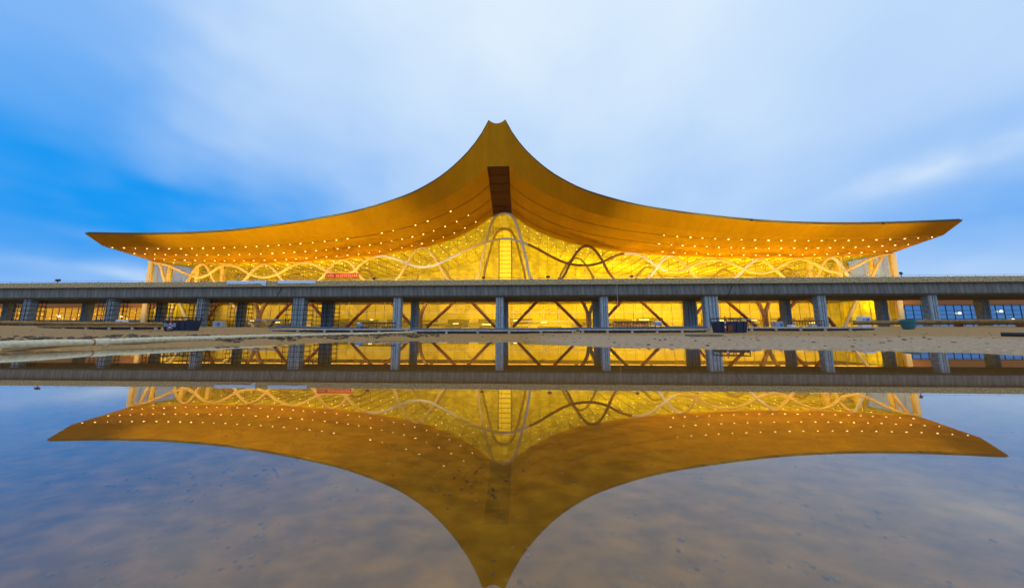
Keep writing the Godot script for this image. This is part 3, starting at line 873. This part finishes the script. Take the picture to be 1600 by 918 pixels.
	# sheets over the parapet
	for q in [[-60.1, -51.8, "long pale blue plastic sheet over the parapet left of the girder joint", 3], [-49.4, -41.6, "pale blue plastic sheet over the parapet right of the girder joint", 4]]:
		var len: float = q[1] - q[0]
		var tt := thing("plastic_sheet", ["pale blue plastic sheet on the parapet with one drooping end", "pale blue plastic sheet on the parapet nearest the red banner"][int(q[3] == 4)], "sheet", Vector3((q[0] + q[1]) / 2, 10.3, -56.72))
		var st := st_new()
		st.set_smooth_group(0)
		var r2 := FastNoiseLite.new(); r2.seed = q[3]; r2.frequency = 0.35
		var n := 40
		var prof := [Vector2(0.30, -0.55), Vector2(0.27, -0.2), Vector2(0.23, 0.08), Vector2(0.0, 0.14), Vector2(-0.25, 0.08), Vector2(-0.28, -0.3)]
		var pt := func(i: int, k: int) -> Vector3:
			var xx := -len / 2 + len * i / n
			var f: float = r2.get_noise_2d(xx * 3.0, k * 4.0)
			var p: Vector2 = prof[k]
			var droop := 1.0 + 0.9 * smoothstep(0.85, 1.0, float(i) / n) * int(q[3] == 3)
			return Vector3(xx, p.y * (droop if p.y < 0 else 1.0) + f * 0.16 + 0.05, p.x + f * 0.08 + 0.03)
		for i in n:
			for k in prof.size() - 1:
				quad(st, pt.call(i, k), pt.call(i, k + 1), pt.call(i + 1, k + 1), pt.call(i + 1, k))
		part(tt, "sheet", flat(st), mat("pale_plastic", lin(0.50, 0.62, 0.78), 0.35))
	# site lamps on the parapet
	var black := mat("black_metal", lin(0.02, 0.02, 0.022), 0.6)
	for q in [[-97.6, 0.3, "small black site lamp on the parapet over the lit wing"], [-30.0, 0.0, "small black site lamp on the parapet under a gold arch leg"], [-8.1, 0.0, "small black site lamp on the parapet inside the tall central arch"], [4.6, 0.2, "small black site lamp on the parapet outside the white leg of the central arch"], [20.6, 0.0, "small black site lamp on the parapet inside the brown arch"], [69.8, 0.5, "larger black site lamp on the parapet beside the sky at the glass corner"]]:
		var l := thing("site_lamp", q[2], "lamp", Vector3(q[0], 10.35, -56.95), q[1])
		var s: float = 1.0 + 0.8 * q[1]
		part(l, "stand", bx(0.08, 0.4 * s, 0.08), black, Vector3(0, 0.2 * s, 0))
		part(l, "head", bevel_box(Vector3(0.6 * s, 0.32 * s, 0.3), 0.06), black, Vector3(0, 0.52 * s, 0), Vector3(-0.3, 0, 0.08))
	var cb := thing("hanging_cable", "thin pale cable hanging down from the road parapet", "cable", Vector3(17.6, 4.6, -56.6))
	part(cb, "cable", tube(PackedVector3Array([Vector3(0, 5.8, 0), Vector3(0.06, 3.2, 0.02), Vector3(0.0, 0.0, 0.0)]), 0.035, 6), mat("pale_rope", lin(0.5, 0.42, 0.3), 0.8))

# ---------------------------------------------------------------- building site in front
func build_site():
	var blue := textured("skip_paint", noise_tex(71, 0.03, lin(0.006, 0.012, 0.035), lin(0.018, 0.04, 0.10), 5, 256), 0.5, 0.6)
	var rustm := textured("rust", noise_tex(72, 0.05, lin(0.10, 0.03, 0.012), lin(0.28, 0.10, 0.04), 5, 256), 0.6, 0.85)
	var black := mat("black_metal", lin(0.02, 0.02, 0.022), 0.6)
	var conc := textured("pale_concrete", noise_tex(73, 0.03, lin(0.30, 0.26, 0.22), lin(0.52, 0.47, 0.42), 5, 256), 0.4, 0.9)
	var wood := textured("formwork_wood", noise_tex(74, 0.03, lin(0.20, 0.10, 0.025), lin(0.42, 0.24, 0.07), 5, 256), 0.4, 0.85)
	var whitep := mat("white_paint", lin(0.72, 0.74, 0.78), 0.6)
	var bluep := mat("blue_panel", lin(0.03, 0.14, 0.45), 0.5)
	# white plastic pipeline along the bank
	var base := [[-330, 556.0], [-40, 543.5], [145, 537.0], [330, 531.3], [460, 526.8], [560, 524.2], [690, 521.6]]
	var pp := PackedVector3Array()
	for q in base:
		var v := Basis.from_euler(Vector3(deg_to_rad(PITCH), deg_to_rad(YAW), 0)) * Vector3((q[0] - 800.0) / FOCAL, -(q[1] - 459.0) / FOCAL, -1.0)
		var k := (0.11 - EYE) / v.y
		var p := v * k
		pp.append(Vector3(p.x, maxf(0.12, ground_height(p.x, p.z) + 0.06) + 0.02, p.z))
	var pipe := textured("old_pipe", noise_tex(75, 0.02, lin(0.50, 0.43, 0.25), lin(0.72, 0.67, 0.46), 5, 512, lin(0.66, 0.60, 0.40)), 0.9, 0.5)
	var pl := thing("pipeline", "dirty white plastic pipeline with sleeve joints along the pool bank", "pipe", pp[0])
	for i in pp.size() - 1:
		var seg := PackedVector3Array()
		for k in 9:
			var f := k / 8.0
			var p := pp[i].lerp(pp[i + 1], f)
			p.y += 0.02 * sin(f * PI)
			seg.append(p)
		wpart(pl, "pipe_section", tube(seg, 0.105 if i < 4 else 0.09, 16, Vector3.UP), pipe)
		var d := (pp[i + 1] - pp[i]).normalized()
		if i > 0: wpart(pl, "sleeve", tube(PackedVector3Array([pp[i] - d * 0.02, pp[i] + d * 0.0, pp[i] + d * 0.3, pp[i] + d * 0.32]), 0.128, 16, Vector3.UP), pipe)
		if i == 2: wpart(pl, "rust_ring", tube(PackedVector3Array([pp[i] - d * 0.12, pp[i] - d * 0.03]), 0.118, 16, Vector3.UP), mat("stained_sleeve", lin(0.34, 0.15, 0.05), 0.8))
	# skips
	var k := 0
	for q in [[283.0, -25.5, 0.06, "dark blue site skip with pale graffiti beside a red post"], [1140.0, -25.5, -0.04, "dark blue site skip under a folding table by a double pier"]]:
		var p := on_ground(q[0], q[1])
		var s := thing("site_skip", q[3], "skip", p + Vector3(0, -0.02, 0), q[2])
		s.scale = Vector3(0.78, 0.95, 0.8)
		var st := st_new()
		st.set_smooth_group(-1)
		var lo := [Vector3(-1.3, 0.0, -0.6), Vector3(1.3, 0.0, -0.6), Vector3(1.3, 0.0, 0.6), Vector3(-1.3, 0.0, 0.6)]
		var hi := [Vector3(-1.42, 0.98, -0.75), Vector3(1.42, 0.98, -0.75), Vector3(1.42, 0.98, 0.75), Vector3(-1.42, 0.98, 0.75)]
		for i in 4: quad(st, lo[i], lo[(i + 1) % 4], hi[(i + 1) % 4], hi[i])
		quad(st, lo[0], lo[3], lo[2], lo[1])
		for i in 4: quad(st, hi[i] * Vector3(0.96, 1, 0.93), hi[(i + 1) % 4] * Vector3(0.96, 1, 0.93), lo[(i + 1) % 4] * Vector3(0.96, 1, 0.93) + Vector3(0, 0.05, 0), lo[i] * Vector3(0.96, 1, 0.93) + Vector3(0, 0.05, 0))
		part(s, "body", flat(st), blue)
		for zz in [-1, 1]:
			part(s, "rim_rail", bx(2.9, 0.07, 0.07), black, Vector3(0, 1.26, zz * 0.72))
			for i in 5: part(s, "rail_post", bx(0.06, 0.26, 0.06), black, Vector3(-1.38 + i * 0.69, 1.1, zz * 0.72))
		for xx in [-1, 1]: part(s, "rim_rail", bx(0.07, 0.07, 1.4), black, Vector3(xx * 1.4, 1.26, 0))
		for i in 4: part(s, "stiffener", bx(0.08, 0.92, 0.06), blue, Vector3(-1.05 + i * 0.7, 0.5, 0.71), Vector3(0.15, 0, 0))
		if k == 0:
			var g := RandomNumberGenerator.new(); g.seed = 5
			for i in 11:
				var sp := st_new()
				var pts := PackedVector3Array()
				var c := Vector3(-1.12 + 0.11 * i + g.randf_range(-0.03, 0.03), 0.42 + g.randf_range(-0.16, 0.2), 0)
				for a in 8: pts.append(c + Vector3(cos(a * 0.75 + i) * 0.10, sin(a * 0.75 + i) * 0.16, 0.62 + 0.155 * c.y + 0.13 * sin(a * 0.75 + i) * 0.15 + 0.035))
				part(s, "graffiti", tube(pts, 0.022, 5), mat("graffiti_paint", lin(0.45, 0.55, 0.75), 0.7))
		else:
			part(s, "rusty_patch", bx(0.5, 0.6, 0.02), rustm, Vector3(-0.35, 0.38, 0.735), Vector3(0.15, 0, 0))
		k += 1
	# red and white posts
	for q in [[264.0, -24.1, 0.95, "red warning post leaning before the graffiti skip"], [1134.0, -24.6, 1.35, "tall red warning post before the plain blue skip"]]:
		var p := on_ground(q[0], q[1])
		var o := thing("warning_post", q[3], "post", p)
		part(o, "pole", tube(PackedVector3Array([Vector3(0, 0, 0), Vector3(0.03, q[2], 0)]), 0.045, 10), mat("red_paint", lin(0.42, 0.045, 0.03), 0.6))
		part(o, "base", bevel_box(Vector3(0.36, 0.1, 0.36), 0.03), black, Vector3(0, 0.04, 0))
		for i in 2: part(o, "white_band", tube(PackedVector3Array([Vector3(0.01 + 0.01 * i, q[2] * (0.3 + 0.3 * i), 0), Vector3(0.013 + 0.01 * i, q[2] * (0.4 + 0.3 * i), 0)]), 0.048, 10), whitep)
	# cabinets
	for q in [[188.0, -44.0, 1.35, 1.15, whitep, "white air conditioner cabinet by the second caged pier"], [1352.0, -40.0, 1.15, 1.35, whitep, "white upright cabinet with a blue panel under the road"], [341.0, -36.0, 1.15, 0.75, conc, "low grey cabinet behind the graffiti skip"], [1216.0, -34.0, 0.85, 0.75, conc, "low grey cabinet with blue door by a branching column"], [1238.0, -35.0, 0.5, 0.35, whitep, "small white box on the ground by a pier"], [1270.0, -36.0, 0.6, 0.3, conc, "small pale carton lying below the long brown rail"]]:
		var p := on_ground(q[0], q[1])
		p.y = maxf(p.y, at(q[0], 511.0, q[1]).y - 0.15)
		p.y = ground_height(p.x, p.z)
		var o := thing("utility_cabinet", q[5], "cabinet", p + Vector3(0, -0.03, 0), 0.0)
		part(o, "housing", bevel_box(Vector3(q[2], q[3], 0.6), 0.03), q[4], Vector3(0, q[3] / 2 + 0.06, 0))
		part(o, "plinth", bx(q[2] * 0.9, 0.1, 0.5), black, Vector3(0, 0.04, 0))
		if q[3] > 0.5:
			part(o, "front_panel", bx(q[2] * 0.36, q[3] * 0.6, 0.03), bluep, Vector3(q[2] * 0.2, q[3] * 0.58, 0.31))
			part(o, "vent", bx(q[2] * 0.36, q[3] * 0.6, 0.03), mat("vent_grey", lin(0.25, 0.3, 0.38), 0.6), Vector3(-q[2] * 0.24, q[3] * 0.58, 0.31))
	# folding tables
	for q in [[414.0, -38.0, 3.6, "long folding table with thin legs before the caged double pier"], [1163.0, -38.0, 3.0, "folding table set up behind the plain blue skip"]]:
		var p := on_ground(q[0], q[1])
		var o := thing("folding_table", q[3], "table", p)
		part(o, "top", bevel_box(Vector3(q[2], 0.12, 0.9), 0.02), mat("table_grey", lin(0.22, 0.28, 0.40), 0.5), Vector3(0, 1.05, 0))
		for i in 5:
			for zz in [-1, 1]: part(o, "leg", tube(PackedVector3Array([Vector3(-q[2] / 2 + 0.1 + i * (q[2] - 0.2) / 4, -0.05, zz * 0.38), Vector3(-q[2] / 2 + 0.1 + i * (q[2] - 0.2) / 4, 1.0, zz * 0.38)]), 0.02, 6), mat("leg_steel", lin(0.4, 0.36, 0.28), 0.4, 0.5))
		part(o, "stretcher", bx(q[2] - 0.2, 0.04, 0.04), mat("leg_steel", Color.WHITE), Vector3(0, 0.5, 0.3))
	# barrier rails with boards
	for q in [[590.0, -42.0, 5.2, 0, "low black barrier rail beside a blue sign board"], [988.0, -40.0, 5.0, 1, "low black barrier rail with orange light boards behind"], [1262.0, -46.0, 5.2, 2, "brown barrier rail under the road between two piers"]]:
		var p := on_ground(q[0], q[1])
		var o := thing("barrier_rail", q[4], "barrier", p)
		part(o, "top_rail", bx(q[2], 0.16, 0.1), black if q[3] < 2 else rustm, Vector3(0, 0.98, 0))
		part(o, "bottom_rail", bx(q[2], 0.08, 0.08), black, Vector3(0, 0.42, 0))
		for i in 14: part(o, "bar", bx(0.05, 0.95, 0.05), black, Vector3(-q[2] / 2 + 0.05 + i * (q[2] - 0.1) / 13.0, 0.5, 0))
		if q[3] == 1:
			for i in 4: part(o, "orange_board", bx(0.9, 0.3, 0.03), mat("orange_board", lin(0.75, 0.16, 0.02), 0.6), Vector3(-1.6 + i * 1.05, 0.72, -0.09))
	for q in [[562.0, -42.0, 0.95, "blue and white sign board at the end of the black barrier"], [1029.0, -40.0, 0.95, "blue and white sign board near the orange barrier boards"]]:
		var p := on_ground(q[0], q[1])
		var o := thing("sign_board", q[3], "sign", p)
		part(o, "board", bx(q[2], 0.62, 0.05), bluep, Vector3(0, 0.72, 0))
		part(o, "white_band", bx(q[2] * 0.95, 0.22, 0.02), whitep, Vector3(0, 0.92, 0.035))
		for i in 2: part(o, "leg", bx(0.06, 0.5, 0.06), black, Vector3(-0.35 + 0.7 * i, 0.2, 0))
		for i in 4: part(o, "white_stroke", bx(0.09, 0.1, 0.02), whitep, Vector3(-0.3 + 0.2 * i, 0.62, 0.035))
	# long things lying on the ground
	long_tube("blue_hose", "blue hose line lying on the ground below the central glass", "hose", [[430, -41.0], [520, -42.0], [640, -42.5], [760, -43.0], [880, -42.5], [1000, -42.0], [1105, -41.0]], 0.14, mat("hose_blue", lin(0.035, 0.085, 0.19), 0.5), 0.12)
	long_tube("black_hose", "black hose lying along the pale kerb", "hose", [[420, -34.0], [560, -33.0], [700, -34.0], [860, -33.0], [1010, -34.0], [1110, -34.0]], 0.08, black, 0.08)
	long_tube("brown_pipe", "long rusty yellow pipe on blocks before the unlit wing", "pipe", [[1335, -36.0], [1420, -33.0], [1500, -30.0], [1600, -26.0], [1720, -23.0]], 0.24, wood, 0.42)
	long_tube("brown_pipe", "long brown pipe on blocks before the lit wing", "pipe", [[-160, -25.0], [0, -28.0], [110, -31.0], [258, -34.0]], 0.2, wood, 0.34)
	long_tube("dark_roll", "black rubber roll lying on the pale mud", "roll", [[1564, -15.5], [1600, -15.0], [1680, -14.2]], 0.11, black, 0.09)
	for q in [["brown_pipe_support", 0]]: pass
	# raised kerb beams; a black strip underneath paints the shade of the gap
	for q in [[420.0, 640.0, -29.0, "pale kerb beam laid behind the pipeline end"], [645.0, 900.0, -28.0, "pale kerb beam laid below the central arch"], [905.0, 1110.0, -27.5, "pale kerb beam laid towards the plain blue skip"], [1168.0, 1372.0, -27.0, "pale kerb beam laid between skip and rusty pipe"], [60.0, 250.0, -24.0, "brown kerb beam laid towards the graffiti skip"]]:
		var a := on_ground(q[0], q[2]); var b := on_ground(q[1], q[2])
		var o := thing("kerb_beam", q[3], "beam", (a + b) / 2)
		var len := b.x - a.x
		part(o, "beam", bevel_box(Vector3(len, 0.14, 0.3), 0.03), conc if q[0] > 300 else wood, Vector3(0, 0.27, 0))
		for i in 6: part(o, "block", bx(0.22, 0.24, 0.26), conc, Vector3(-len / 2 + 0.3 + i * (len - 0.6) / 5.0, 0.1, 0))
		part(o, "gap_shade", bx(len - 0.2, 0.2, 0.1), black, Vector3(0, 0.09, -0.05))
	# teal bin, cover plate, planks, stones
	var tp := on_ground(1421, -27.0)
	var tb := thing("teal_bin", "tilted teal plastic tub beside the rusty pipe", "tub", tp, 0.5)
	var st := st_new()
	st.set_smooth_group(-1)
	for i in 12:
		var a0 := TAU * i / 12.0; var a1 := TAU * (i + 1) / 12.0
		quad(st, Vector3(cos(a1) * 0.34, 0, sin(a1) * 0.34), Vector3(cos(a0) * 0.34, 0, sin(a0) * 0.34), Vector3(cos(a0) * 0.5, 0.72, sin(a0) * 0.5), Vector3(cos(a1) * 0.5, 0.72, sin(a1) * 0.5))
		quad(st, Vector3(0, 0, 0), Vector3(cos(a0) * 0.34, 0, sin(a0) * 0.34), Vector3(cos(a1) * 0.34, 0, sin(a1) * 0.34), Vector3(0, 0, 0))
	part(tb, "tub", flat(st), mat("teal_plastic", lin(0.03, 0.17, 0.19), 0.5), Vector3(0, 0.06, 0), Vector3(0, 0, 0.16))
	var rim := PackedVector3Array()
	for i in 13: rim.append(Vector3(cos(TAU * i / 12.0) * 0.5, 0.78, sin(TAU * i / 12.0) * 0.5))
	part(tb, "rim", tube(rim, 0.04, 6, Vector3.UP), mat("teal_plastic", Color.WHITE), Vector3.ZERO, Vector3(0, 0, 0.16))
	var cp := on_ground(1100, -17.5)
	var net := thing("crumpled_net", "grey green net lying flat on the mud before the plain skip", "net", cp)
	for i in 9:
		var c := PackedVector3Array()
		for a in 8: c.append(Vector3(-0.9 + 0.26 * a + rng.randf_range(-0.05, 0.05), 0.05 + 0.05 * rng.randf(), -0.3 + 0.07 * i + rng.randf_range(-0.05, 0.05)))
		part(net, "strand", tube(c, 0.03, 5, Vector3.UP), mat("net_green", lin(0.10, 0.13, 0.12), 0.8))
	for q in [[525.0, -19.0, 0.1, 1.6, "dark plank lying on the bank before the second caged pier pair"], [598.0, -21.5, -0.1, 0.7, "short dark board on the bank below the gold arch"], [520.0, -24.0, 0.2, 2.4, "long dark plank beside the pipeline end"]]:
		var p := on_ground(q[0], q[1])
		var o := thing("plank", q[4], "plank", p, q[2])
		part(o, "board", bevel_box(Vector3(q[3], 0.06, 0.2), 0.01), mat("wet_wood", lin(0.05, 0.035, 0.02), 0.8), Vector3(0, 0.05, 0))
		part(o, "batten", bx(0.08, 0.05, 0.3), mat("wet_wood", Color.WHITE), Vector3(q[3] * 0.3, 0.09, 0))
	rocks()

func long_tube(called: String, label: String, category: String, where: Array, r: float, m: Material, lift: float):
	var p := PackedVector3Array()
	for q in where:
		var g := on_ground(q[0], q[1])
		p.append(g + Vector3(0, lift, 0))
	var o := thing(called, label, category, p[0] - Vector3(0, lift, 0))
	for i in p.size() - 1:
		var s := PackedVector3Array()
		for k in 7: 
			var c := p[i].cubic_interpolate(p[i + 1], p[maxi(i - 1, 0)], p[mini(i + 2, p.size() - 1)], k / 6.0)
			c.y = maxf(c.y, ground_height(c.x, c.z) + lift * 0.9)
			s.append(c)
		wpart(o, "section", tube(s, r, 10, Vector3.UP), m)
		if lift > r + 0.08 and i > 0: wpart(o, "support", bx(0.35, lift + 0.1, 0.4), mats["rust"], p[i] - Vector3(0, lift * 0.5 + 0.1, 0))

func rock_mesh(seed_: int) -> ArrayMesh:
	var f := FastNoiseLite.new()
	f.seed = seed_; f.frequency = 0.9
	var s := SphereMesh.new()
	s.radius = 0.5; s.height = 1.0; s.radial_segments = 8; s.rings = 5
	var arr := s.get_mesh_arrays()
	var v: PackedVector3Array = arr[Mesh.ARRAY_VERTEX]
	for i in v.size():
		v[i] *= 1.0 + 0.55 * f.get_noise_3dv(v[i] * 1.6)
		v[i].y *= 0.6
	arr[Mesh.ARRAY_VERTEX] = v
	var m := ArrayMesh.new()
	m.add_surface_from_arrays(Mesh.PRIMITIVE_TRIANGLES, arr)
	return m

func scatter(called: String, label: String, category: String, n: int, seed_: int, pick: Callable, smin: float, smax: float, c0: Color, c1: Color):
	var r := RandomNumberGenerator.new()
	r.seed = seed_
	var mm := MultiMesh.new()
	mm.transform_format = MultiMesh.TRANSFORM_3D
	mm.use_colors = true
	mm.mesh = rock_mesh(seed_)
	mm.instance_count = n
	for i in n:
		var p: Vector3 = pick.call(r)
		var s := smin + (smax - smin) * pow(r.randf(), 3.0)
		mm.set_instance_transform(i, Transform3D(Basis.from_euler(Vector3(r.randf_range(-0.3, 0.3), r.randf() * TAU, r.randf_range(-0.3, 0.3))).scaled(Vector3.ONE * s), p + Vector3(0, s * 0.12, 0)))
		mm.set_instance_color(i, c0.lerp(c1, r.randf()))
	var o := MultiMeshInstance3D.new()
	o.name = called
	o.multimesh = mm
	var m := mat(called + "_stone", Color.WHITE, 0.8)
	m.vertex_color_use_as_albedo = true
	o.material_override = m
	add_child(o)
	o.set_meta("kind", "stuff")
	o.set_meta("label", label)
	o.set_meta("category", category)

func rocks():
	scatter("pool_pebbles", "small pebbles lying on the bed of the pool", "pebbles", 14000, 11, func(r):
		var az: float = r.randf_range(-66, 66); var d: float = 0.5 + 6.5 * pow(r.randf(), 1.2)
		var x := sin(deg_to_rad(az)) * d; var z := -cos(deg_to_rad(az)) * d
		return Vector3(x, ground_height(x, z) - 0.004, z), 0.004, 0.018, Color(0.10, 0.045, 0.006), Color(0.30, 0.16, 0.03))
	scatter("bank_gravel", "loose gravel and mud clods along the pool bank", "gravel", 1500, 12, func(r):
		var az: float = r.randf_range(-66, 66)
		var d: float = shore(az) + 0.15 + 26.0 * pow(r.randf(), 0.9)
		var x := sin(deg_to_rad(az)) * d; var z := -cos(deg_to_rad(az)) * d
		return Vector3(x, ground_height(x, z), z), 0.012, 0.13, Color(0.10, 0.06, 0.035), Color(0.42, 0.28, 0.16))

	scatter("trench_rubble", "dark rubble and clods along the trench behind the pipeline", "rubble", 1500, 13, func(r):
		var az: float = r.randf_range(-64, -16)
		var d: float = shore(az) + 3.0 + 9.0 * r.randf() + 2.0 * sin(az)
		var x := sin(deg_to_rad(az)) * d; var z := -cos(deg_to_rad(az)) * d
		return Vector3(x, ground_height(x, z), z), 0.03, 0.26, Color(0.03, 0.022, 0.015), Color(0.22, 0.13, 0.06))

const UPLIGHT = 900.0
const INNER = 900.0
const LOWER = 1100.0
const FLOOD = 2200.0

func _ready():
	rng.seed = 7
	set_up()
	build_ground()
	build_terminal()
	build_viaduct()
	build_site()
